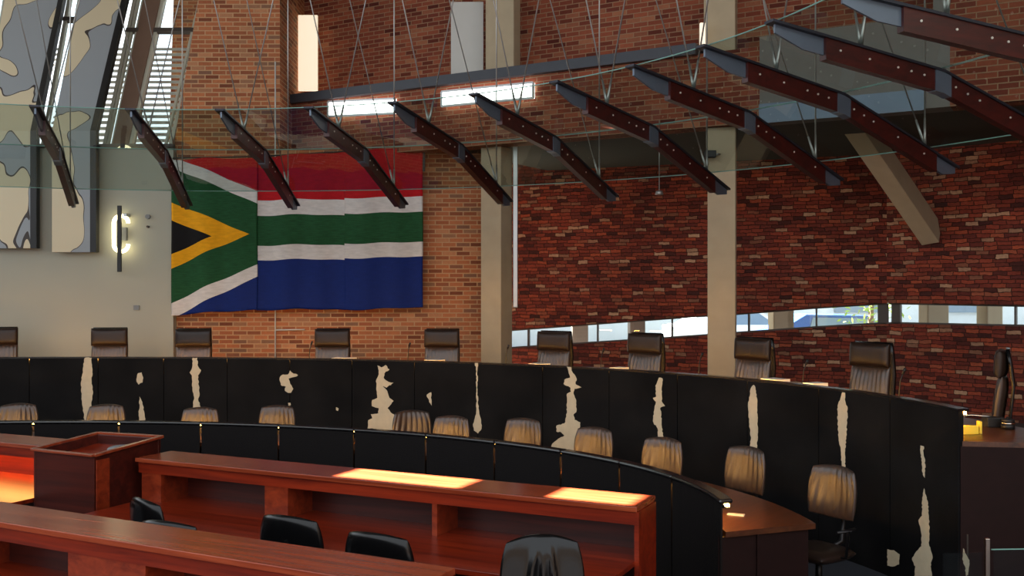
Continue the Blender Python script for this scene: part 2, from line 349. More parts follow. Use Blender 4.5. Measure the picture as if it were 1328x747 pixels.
# ------------------------------------------------------------------ straight desks with raised ledge
def straight(name,label,BL,BR,dW,desk,posts,endR=True,led=None,dleft=0,panelmat=None):
    BL=Vector((BL[0],BL[1],0)); BR=Vector((BR[0],BR[1],0)); d=(BR-BL).normalized(); n=Vector((d.y,-d.x,0))   # n towards the sitter (camera)
    if n.y>0: n=-n
    Ln=(BR-BL).length; root=thing(name,label,'desk',BL); z=1.10
    def P(s,q,zz): return BL+d*s+n*q+Vector((0,0,zz))
    def slab(s0,s1,q0,q1,z0,z1,mb=None):
        mb=mb or MB(); vs=[P(s,q,zz) for zz in (z0,z1) for q in (q0,q1) for s in (s0,s1)]
        return mb.add(vs,[(0,2,3,1),(4,5,7,6),(0,1,5,4),(2,6,7,3),(0,4,6,2),(1,3,7,5)])
    ch(slab(-.02,Ln+.02,-.02,dW+.02,z-.035,z).build('ledge_top',M_woodtop,bevel=.004),root)
    ch(slab(0,Ln,dW-.03,dW,z-.12,z-.035).build('apron',M_wood),root)
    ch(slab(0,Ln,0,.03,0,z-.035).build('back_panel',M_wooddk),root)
    ch(slab(0,Ln,.03,dW+desk,.715,.75).build('desk_top',M_wood,bevel=.003),root)
    for s0,s1 in posts:
        ch(slab(s0,s1,.035,dW-.005,.75,z-.12).build('divider',M_woodv),root)
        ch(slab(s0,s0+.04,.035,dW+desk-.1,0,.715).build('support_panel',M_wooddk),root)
    if endR: ch(slab(Ln-.001,Ln+.03,0,dW+.005,0,z-.035).build('end_panel',M_wood),root)
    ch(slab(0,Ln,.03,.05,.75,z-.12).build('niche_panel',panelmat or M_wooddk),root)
    if led: ch(slab(led[0],led[1],.08,.14,z-.06,z-.04).build('light_strip',M_ledC),root)
    return P,Ln
AB=((-5.2,7.475),(-.31,5.0)); 
straight('counsel_desk','nearest mahogany desk, its long raised ledge crossing the bottom left corner',AB[0],AB[1],.34,.62,[(1.95,2.25),(3.14,3.75),(4.6,4.9)])
BB=((-2.92,8.58),(.94,6.74))
PB,LB=straight('counsel_desk','middle mahogany desk between the lectern and the curved desk end, ledge partly sunlit',BB[0],BB[1],.36,.64,[(.03,.24),(1.3,1.52),(2.78,2.82)])
CB=((-7.2,10.64),(-3.66,9.05))
PC,LC=straight('counsel_desk','mahogany desk left of the lectern with amber light glowing in its niche',CB[0],CB[1],.36,.85,[(.03,.3),(1.0,1.1)],led=(1.6,3.5),panelmat=M_wood)

# lectern
lec=thing('lectern','square mahogany lectern with sunken sloping top between the two far desks','lectern',(-3.65,8.3,0))
FL,FR,BL_,BR_=Vector((-3.97,8.32,0)),Vector((-3.34,8.01,0)),Vector((-3.65,8.84,0)),Vector((-3.02,8.62,0))
zf,zb=1.15,1.21
def up(v,z): return Vector((v.x,v.y,z))
def panel(a,b,za0,zb0,za1,zb1,t,mat,nm,bev=.004):
    d=(b-a).normalized(); n=Vector((-d.y,d.x,0))*t
    vs=[up(a,za0),up(b,zb0),up(b,zb1),up(a,za1)]; vs+=[v+n for v in vs]
    return ch(MB().add(vs,[(0,1,2,3),(7,6,5,4),(0,4,5,1),(1,5,6,2),(2,6,7,3),(3,7,4,0)]).build(nm,mat,bevel=bev),lec)
d1=(FR-FL).normalized()
panel(FL,FR,0,0,zf,zf,.03,M_wooddk,'front_panel'); panel(FR,BR_,0,0,zf,zb,.03,M_wooddk,'side_panel'); panel(BL_,FL,0,0,zb,zf,.03,M_wooddk,'side_panel'); panel(BR_,BL_,0,0,zb,zb,.03,M_wooddk,'back_panel')
g=FL+(BR_-FL)*.0
cm=(FL+FR+BL_+BR_)/4
ins=[cm+(v-cm)*.94 for v in (FL,FR,BR_,BL_)]; zz=[zf-.075,zf-.075,zb-.075,zb-.075]
vs=[up(v,z) for v,z in zip(ins,zz)]+[up(v,z-.02) for v,z in zip(ins,zz)]
ch(MB().add(vs,[(0,1,2,3),(7,6,5,4),(0,4,5,1),(1,5,6,2),(2,6,7,3),(3,7,4,0)]).build('reading_shelf',M_wood),lec)
ed=[cm+(v-cm)*1.02 for v in (FL,FR,BR_,BL_)]; ez=[zf,zf,zb,zb]
for i in range(4):
    j=(i+1)%4; mb=MB(); mb.beam(up(ed[i],ez[i]+.008),up(ed[j],ez[j]+.008),.045,.02); ch(mb.build('rim',M_woodtop,bevel=.003),lec)
pc=FR+(BR_-FR)*.2; mb=MB(); mb.beam(up(FR+(BR_-FR)*.02+Vector((.012,-.01,0)),.57),up(pc+Vector((.012,-.01,0)),.57),.012,1.1); ch(mb.build('corner_post',M_woodv),lec)
mb=MB(); prof=[(0,0),(.075,0),(.08,.02),(.07,.045),(.04,.06),(0,.064)]; mb.lathe(prof,n=24)
pk=atz(157,580,1.13); o=mb.build('microphone_base',M_grey); o.location=(pk.x,pk.y,1.085); o.scale=(1.5,1,1); o.rotation_euler=(.08,0,.3)
tag(o,'grey rounded device lying inside the lectern top','microphone base')

# ------------------------------------------------------------------ chairs
def pad(w,h,t,k=.35,nx=28,nz=20,fold=0,nf=7,curve=.03,bow=0,fan=.0,seed=0,z0=0,y0=0,tilt=0,top_round=None,arcs=False):
    rnd=random.Random(seed); ph=[rnd.uniform(0,6.28) for _ in range(4)]
    vs=[];fs=[]; R=Matrix.Rotation(tilt,4,'X')
    def pos(u,v,side):
        kk=k if (v>0 or top_round is None) else top_round
        x=u*math.sqrt(max(0,1-kk*v*v/2))*w/2; z=v*math.sqrt(max(0,1-kk*u*u/2))*h/2
        e=max(0,1-abs(u)**5)**.5*max(0,1-abs(v)**5)**.5
        y=side*(t/2)*e
        if side<0 and fold:
            uu=u*(1+fan*v); q=nf*PI*uu+.9*sin(2*v+ph[0])+.5*sin(3.3*uu+ph[1])
            rd=abs(sin(q*.5))**.6
            y-= fold*(rd-.4)*e*(.65+.35*sin(2.2*v+ph[2]+uu*3))
        if side<0 and arcs:
            for uc,sl,hh in ((-.12,.22,.030),(.03,.0,.030),(.18,-.16,.028)):
                cen=uc-sl*max(0,(.75-v))**.75*.8
                y-= hh*math.exp(-((u-cen)/.085)**2)*e*(1/(1+math.exp((v-.8)*10)))
            y+=.02*math.exp(-((u+.62)/.2)**2)*e*0
        y+= -curve*u*u + bow*(v*v)
        return R@Vector((x,y,z))+Vector((0,y0,z0))
    G={}
    for side in (-1,1):
        for j in range(nz+1):
            for i in range(nx+1):
                u=math.sin((-1+2*i/nx)*PI/2*.92)/math.sin(PI/2*.92); v=math.sin((-1+2*j/nz)*PI/2*.92)/math.sin(PI/2*.92)
                G[side,i,j]=len(vs); vs.append(pos(u,v,side))
    for side in (-1,1):
        for j in range(nz):
            for i in range(nx):
                q=(G[side,i,j],G[side,i+1,j],G[side,i+1,j+1],G[side,i,j+1]); fs.append(q if side<0 else q[::-1])
    mb=MB(); mb.add(vs,fs,smooth=True); return mb
def chair_base(root,seat_z,w,mat):
    seat=pad(w,.46,.10,k=.35,curve=0,bow=0,tilt=0); m=Matrix.Rotation(-PI/2,4,'X')
    s2=MB(); s2.add([Vector((v[0],v[2],v[1]))+Vector((0,-.20,seat_z-.05)) for v in seat.v],seat.f,smooth=True)
    s2.build('seat',mat,root)
    MB().tube([(0,-.18,.12),(0,-.18,seat_z-.1)],[.03,.025],12).build('gas_column',M_blackmetal,root)
    mb=MB()
    for k in range(5):
        a=2*PI*k/5+.3; mb.tube([(0,-.18,.14),(.15*cos(a),-.18+.15*sin(a),.12),(.29*cos(a),-.18+.29*sin(a),.085)],[.028,.022,.014],8)
    mb.build('star_base',M_blackmetal,root)
    for k in range(5):
        a=2*PI*k/5+.3; c=Vector((.29*cos(a),-.18+.29*sin(a),.04)); MB().tube([c+Vector((-.02*sin(a),.02*cos(a),0)),c-Vector((-.02*sin(a),.02*cos(a),0))],.038,14).build('caster',M_black,root)
def tall_chair(seed=1):
    r=thing('executive_chair','','chair')
    h=pad(.50,.25,.12,k=.03,fold=.006,nf=12,curve=.02,z0=1.195,y0=.015,tilt=-.06,seed=seed); h.build('headrest',M_leather,r)
    b=pad(.49,.60,.10,k=.05,fold=.022,nf=9,curve=.02,fan=.1,z0=.79,y0=.0,tilt=-.14,seed=seed+1,nx=44); b.build('backrest',M_leathhi,r)
    s=MB(); pr=[(.06,.45),(.07,.7),(.10,1.0),(.075,1.2),(.05,1.33)]
    vs=[]
    for y,z in pr: vs+=[(-.23,y,z),(.23,y,z),(.23,y+.03,z),(-.23,y+.03,z)]
    fs=[]
    for i in range(4):
        a=4*i; fs+=[(a,a+1,a+5,a+4),(a+1,a+2,a+6,a+5),(a+2,a+3,a+7,a+6),(a+3,a,a+4,a+7)]
    fs+=[(3,2,1,0),(16,17,18,19)]
    s.add(vs,fs,smooth=True); s.build('back_shell',M_leathbk,r)
    for sx in (-1,1):
        MB().tube([(sx*.26,.05,.62),(sx*.27,-.08,.66),(sx*.27,-.25,.665),(sx*.27,-.36,.65),(sx*.27,-.385,.60),(sx*.26,-.34,.50),(sx*.22,-.28,.44)],.013,10).build('armrest',M_chrome,r)
    chair_base(r,.48,.5,M_leather); return r
def desk_chair(seed=1,mat=None,fold=.02,nf=7,w=.46,ztop=1.08,k=.55,hh=.42,arcs=False):
    mat=mat or M_leathhi; r=thing('desk_chair','','chair')
    pad(w,hh,.07,k=k,fold=fold,nf=nf,curve=.05,fan=.12,z0=ztop-hh/2,y0=.03,tilt=-.10,seed=seed,nx=48,top_round=.25,arcs=arcs).build('backrest',mat,r)
    MB().tube([(0,-.05,.42),(0,.10,.46),(0,.125,.62),(0,.10,.80)],[.022,.022,.02,.015],8).build('back_bracket',M_blackmetal,r)
    for sx in (-1,1):
        MB().tube([(sx*.2,-.2,.42),(sx*.27,-.2,.43),(sx*.275,-.18,.62),(sx*.275,-.10,.64),(sx*.275,-.32,.64)],.012,8).build('armrest',M_blackmetal,r)
    chair_base(r,.47,.46,mat if mat is M_leathbk else M_leather); return r
def yaw_to(p,q): # chair front is -Y
    return math.atan2(q[0]-p[0],-(q[1]-p[1]))
focus=(-4.5,5.5)
tc=[(-1,425,14.5,'leftmost high-backed judge chair, cut off by the left edge, against the white wall'),
 (142,427,14.3,'high-backed brown leather judge chair standing alone before the white wall below the lamp'),
 (251,429.5,14.0,'high-backed leather judge chair below the hoist side of the flag, where white wall meets brick'),
 (431,430,14.0,'high-backed leather judge chair below the flag, right of the thin white conduit'),
 (573,429,13.9,'high-backed leather judge chair between the flag and the first concrete column'),
 (718,432,13.2,'high-backed leather judge chair just right of the first concrete column'),
 (836,435,12.6,'high-backed leather judge chair left of the second concrete column, before the ribbon window'),
 (976,441,11.5,'high-backed leather judge chair just right of the second concrete column'),
 (1128,447,10.5,'high-backed leather judge chair alone against the dry brick wall, third from the right column'),
 (1297,457,9.35,'high-backed leather judge chair seen in profile at the right end of the bench')]
proto=tall_chair(3); DAIS=.6
for i,(x,y,Y,l) in enumerate(tc):
    p=at(x,y,Y); zt=p.z-1.32
    a=yaw_to(p,focus)
    if i==9: a=math.radians(-117)
    if i==8: l='high-backed leather judge chair alone before the dry brick wall, left of the profile chair'
    if i in(1,2,3,4): a=yaw_to(p,(-3.2,0))
    loc=(p.x,p.y,DAIS)
    if i==0: r=proto; r.location=loc; r.rotation_euler=(0,0,a); r['label']=l; r['group']='judge chairs behind the cowhide bench'
    else: r=dup(proto,loc,a,l,'judge chairs behind the cowhide bench')
sc_=[(24,523,12.3,0,'low-backed desk chair at the left edge, behind the curved desk'),
 (138,524,12.2,0,'low-backed desk chair before the widest pale streak at the left, second behind the curved desk'),
 (260,529,11.9,0,'low-backed desk chair beneath the forked pale streak, left of the lowest flag chair'),
 (360,524,12.1,0,'low-backed desk chair below the small star-like pale patch'),
 (534,531,11.6,.6,'narrow-looking turned desk chair right of the large pale hide patch'),
 (586,541,11.1,0,'low-backed desk chair right beside the turned one, left of the thin pale line'),
 (679,542,10.9,0,'low-backed desk chair left of the tall branching pale patch'),
 (771,555,10.2,0,'low-backed desk chair just right of the tall branching pale patch'),
 (860,566,9.5,0,'low-backed desk chair below the first slim pale streak on the right half'),
 (968,580,8.95,-.1,'low-backed golden-lit desk chair above the lit end of the curved desk'),
 (1081,607,8.0,.0,'low-backed desk chair at the right end of the curved desk, beyond its corner')]
dp=desk_chair(5)
for i,(x,y,Y,ex,l) in enumerate(sc_):
    p=at(x,y,Y); a=yaw_to(p,(-4.0,3.5))+ex
    if i==2: l='low-backed desk chair beneath the fork-shaped pale streak, third from the left behind the curved desk'
    loc=(p.x,p.y,p.z-1.08 if abs(p.z-1.08)>.09 else 0)
    loc=(p.x,p.y,0)
    if i==0: r=dp; r.location=loc; r.rotation_euler=(0,0,a); r['label']=l; r['group']='desk chairs behind the lower curved desk'
    else: r=dup(dp,loc,a,l,'desk chairs behind the lower curved desk')
# black chairs at the counsel desks
cb=desk_chair(9,M_leathbk,0,1,.53,.98,k=.62,hh=.46)
G='black chairs at the mahogany desks'
aw=PI+TB
cb.location=(at(376,0,6.75).x,6.75,0.0); cb.rotation_euler=(0,0,aw); cb['label']='black leather chair seen from behind, above the middle of the nearest desk ledge'; cb['group']=G
dup(cb,(at(490,0,6.28).x,6.28,0),aw-.03,'black leather chair seen from behind, nearest the right end of the near ledge',G)
dup(cb,(at(219,0,6.6).x,6.6,-.0),aw+.05,'low black chair back just showing over the near ledge, overlapping the small grey-black one',G)
dup(cb,(at(190,0,7.3).x,7.3,0),aw-.35,'small turned black chair beside the foot of the lectern',G)
fc=desk_chair(12,M_leathbk,0,4,.47,1.13,k=.6,hh=.50,arcs=True)
fc.location=(at(703,0,5.5).x,5.53,0); fc.rotation_euler=(0,0,.05); fc['label']='large black leather chair with deep folds facing the camera at the bottom centre'; fc['group']=G

# ------------------------------------------------------------------ microphones, papers on the benches
def th_off(x,off):
    q=[tall.p(t,off) for t in tall.tt]; return float(np.interp(x,[CX+F*v.x/v.y for v in q],tall.tt))
def mic(x,yt,yb,dx,l,i,proto=[None]):
    t=th_off(x,.42); p=tall.p(t,.42); p.z=TD
    if proto[0] is None:
        r=thing('gooseneck_microphone',l,'microphone',p,0,'microphones along the cowhide bench')
        MB().lathe([(0,0),(.05,0),(.05,.015),(.02,.03),(0,.032)]).build('base',M_black,r)
        MB().tube([(0,0,.02),(.0,.0,.22),(.01,-.01,.34),(.035,-.03,.42)],.0055,6).build('stem',M_black,r)
        MB().tube([(.03,-.025,.405),(.05,-.04,.455)],[.011,.013],8).build('capsule',M_black,r)
        proto[0]=r; return r
    return dup(proto[0],p,-.3*dx,l,'microphones along the cowhide bench')
for i,(x,l) in enumerate([(401,'thin black gooseneck microphone left of the chair beneath the flag'),(529,'thin black gooseneck microphone between the two chairs below the flag end'),(656,'thin black gooseneck microphone in front of the first concrete column'),(779,'thin black gooseneck microphone between the two chairs before the ribbon window'),(906,'thin black gooseneck microphone at the left edge of the second concrete column'),(1041,'thin black gooseneck microphone right of the second concrete column'),(1166,'thin black gooseneck microphone left of the profile chair')]):
    mic(x,0,0,1,l,i)
for i,(x,w,l) in enumerate([(446,.28,'white papers peeking over the bench beneath the flag'),(564,.2,'white papers peeking over the bench at the chair left of the first column'),(700,.2,'white papers peeking over the bench right of the first column'),(803,.14,'white papers peeking over the bench left of the second column chair'),(1006,.22,'white papers on the bench edge right of the second column'),(1058,.14,'white papers on the bench edge nearest the right end')]):
    t=th_off(x,.30); p=tall.p(t,.30); mb=MB(); 
    for k in range(4): mb.box((random.uniform(-.008,.008),0,.02+k*.071+.015),(w,.2,.069),rz=random.uniform(-.03,.03))
    o=mb.build('paper_stack',M_paper); o.location=(p.x,p.y,TD-.018); o.rotation_euler=(0,0,-t); o.scale=(1,1,.93); tag(o,l,'papers','papers on the judges bench')
# objects at right end of the judges' bench
def deskpt(x,y): return atz(x,y,TD)
o=MB().box((0,0,.035),(.14,.05,.07)).build('card_box',M_yellow,bevel=.004); p=deskpt(1257,563); o.location=(p.x,p.y,TD); o.rotation_euler=(0,0,.2); tag(o,'card box with yellow lamp light painted in, at the right end of the cowhide bench','box')
o=MB().box((0,0,.05),(.02,.06,.10)).build('paper_holder',M_yellow,bevel=.003); p=deskpt(1270,562); o.location=(p.x,p.y,TD); tag(o,'narrow upright holder with yellow lamp light painted in, beside the card box','holder')
o=MB().box((0,0,.04),(.15,.12,.08)).build('black_case',M_black,bevel=.006); p=deskpt(1288,553); o.location=(p.x,p.y,TD); tag(o,'low black box on the right end of the cowhide bench','box')
r=thing('round_canister','round black canister with silver band on the right end of the cowhide bench','canister',deskpt(1307,556))
MB().lathe([(0,0),(.055,0),(.055,.04),(0,.04)]).build('body',M_black,r); MB().lathe([(0,.04),(.056,.04),(.056,.055),(0,.055)]).build('band',M_chrome,r); MB().lathe([(0,.055),(.055,.055),(.052,.08),(.015,.085),(.012,.10),(0,.1)]).build('lid',M_black,r)
o=MB().box((0,0,.004),(.21,.08,.008)).build('document',M_paper); p=atz(951,668,LD); o.location=(p.x+.02,p.y,LD); o.scale=(.6,.6,1); o.rotation_euler=(0,0,-.4); tag(o,'small paper slip on the lit end of the lower curved desk','paper')

# ------------------------------------------------------------------ floor, dais, roof
struct(MB().box((-2,5,-.05),(24,30,.1)).build('floor',M_floor))
M_dim=plain('dim_brown_wall',(70,56,46),.85)
struct(MB().box((-2.3,-9.1,1.7),(23,.2,3.4)).build('wall_front',M_dim))
struct(MB().box((-13.1,3.1,1.7),(.2,24.4,3.4)).build('wall_far_left',M_dim))
struct(MB().box((9.1,-3.5,3.5),(.2,11,7)).build('wall_far_right',M_dim))
mb=MB(); sector(mb,tall,tall.lo,tall.hi+.25,.98,6,0,DAIS,60)
sector(mb,tall,tall.lo,tall.hi,.06,.98,.0,DAIS-.01,60); struct(mb.build('floor_dais',M_dais))

# walls --------------------------------------------------------------
Yw=15.3
mb=MB(); mb.prism([(-5,0),(7.83,0),(7.83,4.64),(-5,4.64)],(-13,Yw,0),(1,0,0),.14); struct(mb.build('wall_left',M_wall))
mb=MB(); mb.box((-9.1,Yw-.02,4.66),(7.9,.12,.05)); struct(mb.build('trim_1',M_frdark))
# flag wall (orange brick) with slanted left edge
mb=MB(); xa=-5.17*15.45/15.3
YB=15.45; XJ=at(363,0,YB).x; XR=at(634,0,YB).x
mb.prism([(xa,0),(XR,0),(XR,4.62),(XJ,4.62),(XJ,4.66),(xa,4.66)],(0,YB,0),(1,0,0),.6)
mb.prism([(xa,4.66),(XJ,4.66),(XJ,9.2),(-4.45,9.2)],(0,YB,0),(1,0,0),1.95); struct(mb.build('wall_back',M_brickA))
mb=MB(); a_,b_=at(219,186,18.6),at(285,-30,18.6); mb.prism([(a_.x,a_.z),(b_.x,a_.z),(b_.x,b_.z),(a_.x+.1,b_.z)],(0,18.6,0),(1,0,0),.3); struct(mb.build('wall_outer',M_brickA))
# gallery front
G0=Vector((-3.66,16.3,0)); G1=Vector((2.42,12.8,0)); gd=(G1-G0).normalized(); gn=Vector((-gd.y,gd.x,0)); Gl=(G1-G0).length
if gn.y<0: gn=-gn
zL=2.5+248*16.3/1300; zS=4.55
def gs(x):  # distance along gallery line at photo column x
    k=(x-CX)/F; # G0+gd*s : X = k*Y
    return (k*G0.y-G0.x)/(gd.x-k*gd.y)
sA=gs(985); sB=gs(1232); sE=gs(1500)
s0g=.1
mb=MB(); mb.prism([(s0g,zS),(sA,zS),(sA,zL-.12),(s0g,zL-.12)],G0,gd,.35,n=gn); struct(mb.build('wall_gallery',M_brickB))
mb=MB(); mb.prism([(sA,zS),(sB,zS),(sB,9.2),(sA+2,9.2),(sA+2,zL),(sA,zL)],G0,gd,.35,n=gn); struct(mb.build('wall_gallery_side',M_roof))
mb=MB(); mb.prism([(sB,zS),(sE,zS),(sE,9.2),(sB,9.2)],G0,gd,.35,n=gn); struct(mb.build('wall_gallery_right',M_brickB))
mb=MB(); mb.prism([(0,zL-.14),(gs(905),zL-.14),(gs(905),zL),(0,zL)],G0-gn*.1,gd,.6,n=gn); struct(mb.build('trim_2',M_ledge))
mb=MB(); mb.prism([(-1,zL-.14),(sE,zL-.14),(sE,9.2),(-1,9.2)],G0+gn*.9,gd,.3,n=gn); struct(mb.build('wall_upper',M_brickB))
# jamb left of the opening

# soffit
pts=[G0+gn*.1+gd*s for s in (3.0,sE)]; 
mb=MB(); a,b=pts; vs=[up(a,zS+.02),up(b,zS+.02),up(b+gn*9,zS+.02),up(a+gn*9,zS+.02)]; vs+=[v+Vector((0,0,.15)) for v in vs]
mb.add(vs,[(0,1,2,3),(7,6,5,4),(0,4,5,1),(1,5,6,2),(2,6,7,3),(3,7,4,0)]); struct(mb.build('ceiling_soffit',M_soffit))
mb=MB(); mb.prism([(gs(985),zS-.02),(gs(1200),zS-.02),(gs(1200),zS+.22),(gs(985),zS+.22)],G0-gn*.03,gd,.03,n=gn); struct(mb.build('sky_reflection_trim',M_steelb))  # blue-grey strip added to imitate the sky's reflection

# dry brick wall with ribbon window
W0=at(640,0,18.15); W0=Vector((W0.x,W0.y,0)); Wc=at(1150,0,15.5); Wc=Vector((Wc.x,Wc.y,0)); W2=at(1450,0,13.2); W2=Vector((W2.x,W2.y,0)); W3=Vector((9.0,2.0,0))
def sx_on(o,d,x):
    k=(x-CX)/F; return (k*o.y-o.x)/(d.x-k*d.y)
def ribbon(o,e,edges,nm,win,mulls):
    d=(e-o).normalized(); L_=(e-o).length
    top=[];bot=[]
    for x,yt,yb in edges:
        s=sx_on(o,d,x); Y=(o+d*s).y; top.append((s,EYE-(yt-CY)*Y/F)); bot.append((s,EYE-(yb-CY)*Y/F))
    top[0]=(0,top[0][1]); bot[0]=(0,bot[0][1]); top[-1]=(L_,top[-1][1]); bot[-1]=(L_,bot[-1][1])
    n=Vector((-d.y,d.x,0)); n=n if n.y>0 else -n
    mb=MB(); mb.prism([(0,0)]+[(L_,0)]+bot[::-1],o,d,.25,n=n); mb.prism(top+[(L_,7),(0,7)],o,d,.25,n=n); struct(mb.build(nm,M_brickC))
    w=MB(); w.prism(bot+top[::-1],o+n*.12,d,.01,n=n); wo=struct(w.build(win,M_pane))
    f=MB()
    for a,b in ((top[0],top[-1]),):
        pass
    for lst,dz in ((bot,.012),(top,-.012)):
        for p,q in zip(lst[:-1],lst[1:]):
            f.beam(o+d*p[0]+n*.1+Vector((0,0,p[1]+dz)),o+d*q[0]+n*.1+Vector((0,0,q[1]+dz)),.06,.024)
    f.build('window_frame',M_frdark,wo)
    for x,w_ in mulls:
        s=sx_on(o,d,x); zb=np.interp(s,[q[0] for q in bot],[q[1] for q in bot]); zt=np.interp(s,[q[0] for q in top],[q[1] for q in top])
        MB().box(o+d*s+n*.1+Vector((0,0,(zb+zt)/2)),(w_,.06,zt-zb),rz=math.atan2(d.y,d.x)).build('mullion',M_frdark,wo)
ribbon(W0,Wc,[(640,429.5,454),(667,427.5,451.5),(900,410,436.5),(959,406.5,432),(1060,398.5,425),(1137,393.7,420.5),(1150,393.3,420.3)],'wall_right_1','window_1',[(683,.03),(773,.02),(870,.02),(970,.03),(1058,.025),(1145,.16)])
ribbon(Wc,W2,[(1150,393,420),(1165,393,420),(1328,396,423.5),(1450,399,427)],'wall_right_2','window_2',[(1159,.14),(1314,.025),(1400,.03)])
dd=(W3-W2); mb=MB(); mb.prism([(0,0),(dd.length,0),(dd.length,9.2),(0,9.2)],W2,dd.normalized(),.25,n=Vector((1,0,0))); struct(mb.build('wall_right_3',M_brickC))

# unseen roof; two slots shaped so sun patches fall on the middle desk's ledge
SUN=Vector((-.36,.30,.9)).normalized(); RZ=9.2
def proj(p): t=(RZ-p.z)/SUN.z; return Vector((p.x+SUN.x*t,p.y+SUN.y*t,RZ))
def slot(x0,x1):
    ss=[]
    for x in (x0,x1):
        o=PB(0,.18,1.1); d=(PB(1,.18,1.1)-o); k=(x-CX)/F; ss.append((k*o.y-o.x)/(d.x-k*d.y))
    return [proj(PB(s,q,1.1)) for s,q in ((ss[0],.33),(ss[1],.33),(ss[1],-.02),(ss[0],-.02))]
S1,S2=slot(442,606),slot(712,826)
bm=bmesh.new()
outer=[Vector((-15,3,RZ)),Vector((12,3,RZ)),Vector((12,20,RZ)),Vector((-15,20,RZ))]
loops=[outer,S1,S2]; allp=[p for l in loops for p in l]
tr=tessellate_polygon(loops)
mb=MB(); mb.add(allp+[p+Vector((0,0,.12)) for p in allp],[tuple(t) for t in tr]+[tuple(len(allp)+i for i in t) for t in tr])
b=0
for l in loops:
    n=len(l)
    for i in range(n):
        j=(i+1)%n; mb.add([l[i],l[j],l[j]+Vector((0,0,.12)),l[i]+Vector((0,0,.12))],[(0,1,2,3)])
struct(mb.build('ceiling',M_roof))

# columns ------------------------------------------------------------
def column(name,c,w,d,rz,z0,z1,label,mat=M_conc):
    o=MB().box((0,0,(z1-z0)/2),(w,d,z1-z0)).build(name,mat,bevel=.012); o.location=(c[0],c[1],z0); o.rotation_euler=(0,0,rz); return tag(o,label,'column')
c1=at(644,0,14.75); column('concrete_column',(c1.x,c1.y),.345,.33,-math.radians(30),0,zS,'pale concrete column right of the flag, before the dark brick wall')
c2=at(936.5,0,12.95); column('concrete_column',(c2.x,c2.y),.352,.30,-math.radians(15),0,zS,'pale concrete column in the middle of the dry brick wall, crossing the ribbon window')
c3=at(652,0,14.45); column('concrete_column',(c3.x,c3.y+.25),.48,.2,-math.radians(30),zL,RZ,'upper concrete column above the gallery ledge beside the white door')
c4=at(937,0,12.8); column('concrete_column',(c4.x,c4.y+.12),.40,.2,-math.radians(20),zL-.1,RZ,'upper concrete column at the right end of the gallery ledge')
mb=MB(); a=at(1083,120,13.2); b=at(1208,304,15.0); dr=(b-a).normalized(); mb.beam(a-dr*.2,b,.36,.26,up=Vector((0,-1,.6)).normalized())
o=mb.build('concrete_strut',M_conc,bevel=.01); tag(o,'slanting concrete strut running down into the dry brick wall at right','strut')
# slim speaker
a,b=at(668.5,190,14.7),at(668.5,399,14.7); mb=MB(); mb.box((a+b)/2,(.07,.08,a.z-b.z)); o=mb.build('column_speaker',M_alu,bevel=.01); tag(o,'slim pale grey vertical strip fixed beside the concrete column right of the flag','speaker')
# camera box on column 2
r=thing('security_camera','small black camera fixed near the top of the second concrete column','camera',at(921,200,12.72))
MB().box((0,0,0),(.14,.10,.09)).build('body',M_black,r,bevel=.01); MB().tube([(.05,0,0),(.12,.0,.0),(.12,.12,.0)],.012,8).build('bracket',M_alu,r)
# pendant fixture
r=thing('pendant_sensor','tiny hanging fixture on a thin rod below the canopy rim, left of the second column','sensor',at(855,250,12.3))
MB().tube([(0,0,.0),(0,0,zS-at(855,250,12.3).z)],.005,6).build('rod',M_rod,r); MB().lathe([(0,-.03),(.05,-.02),(.04,.02),(.01,.03),(0,.03)]).build('head',M_alu,r)

# gallery furniture: lit panel, door, slit
def gal(x0,x1,y0,y1,Y,name,mat,label,cat,t=.06):
    a,b=at(x0,y1,Y),at(x1,y0,Y); mb=MB(); mb.box(((a.x+b.x)/2,Y,(a.z+b.z)/2),(b.x-a.x,t,b.z-a.z)); o=mb.build(name,mat,bevel=.006); 
    return tag(o,label,cat)
gal(387,412,20,118,16.75,'light_panel',M_warmwin,'tall glowing cream panel standing at the left end of the gallery ledge','light panel')
ob=gal(585,627,3,97,15.15,'flat_door',M_white,'plain off-white door panel on the gallery beside the upper column','door')
gal(907.5,914.5,30,58,12.75,'light_panel',M_warmwin,'narrow glowing slit beside the upper column at the right end of the ledge','light panel')
def wallpanel(x0,x1,ys,l):  # added glowing panel in place of a reflection in the canopy glass
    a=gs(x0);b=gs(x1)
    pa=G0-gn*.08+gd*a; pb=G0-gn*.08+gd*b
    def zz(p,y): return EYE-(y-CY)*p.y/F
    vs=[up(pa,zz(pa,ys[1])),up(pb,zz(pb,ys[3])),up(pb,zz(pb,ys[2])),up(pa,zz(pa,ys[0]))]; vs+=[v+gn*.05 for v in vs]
    r=thing('canopy_reflection',l,'reflection',(pa+pb)/2+Vector((0,0,vs[0].z))); 
    ch(MB().add(vs,[(0,1,2,3),(7,6,5,4),(0,4,5,1),(1,5,6,2),(2,6,7,3),(3,7,4,0)]).build('glow_face',M_panel),r)
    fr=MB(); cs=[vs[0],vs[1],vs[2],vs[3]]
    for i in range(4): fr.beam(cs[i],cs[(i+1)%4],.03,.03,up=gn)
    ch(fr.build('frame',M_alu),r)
wallpanel(430,516,(132,151,128,147),'bright white rectangle standing for a reflection in the canopy glass, the left of two')
wallpanel(577,695,(119,138,107,127),'bright white rectangle standing for a reflection in the canopy glass, the right of two')

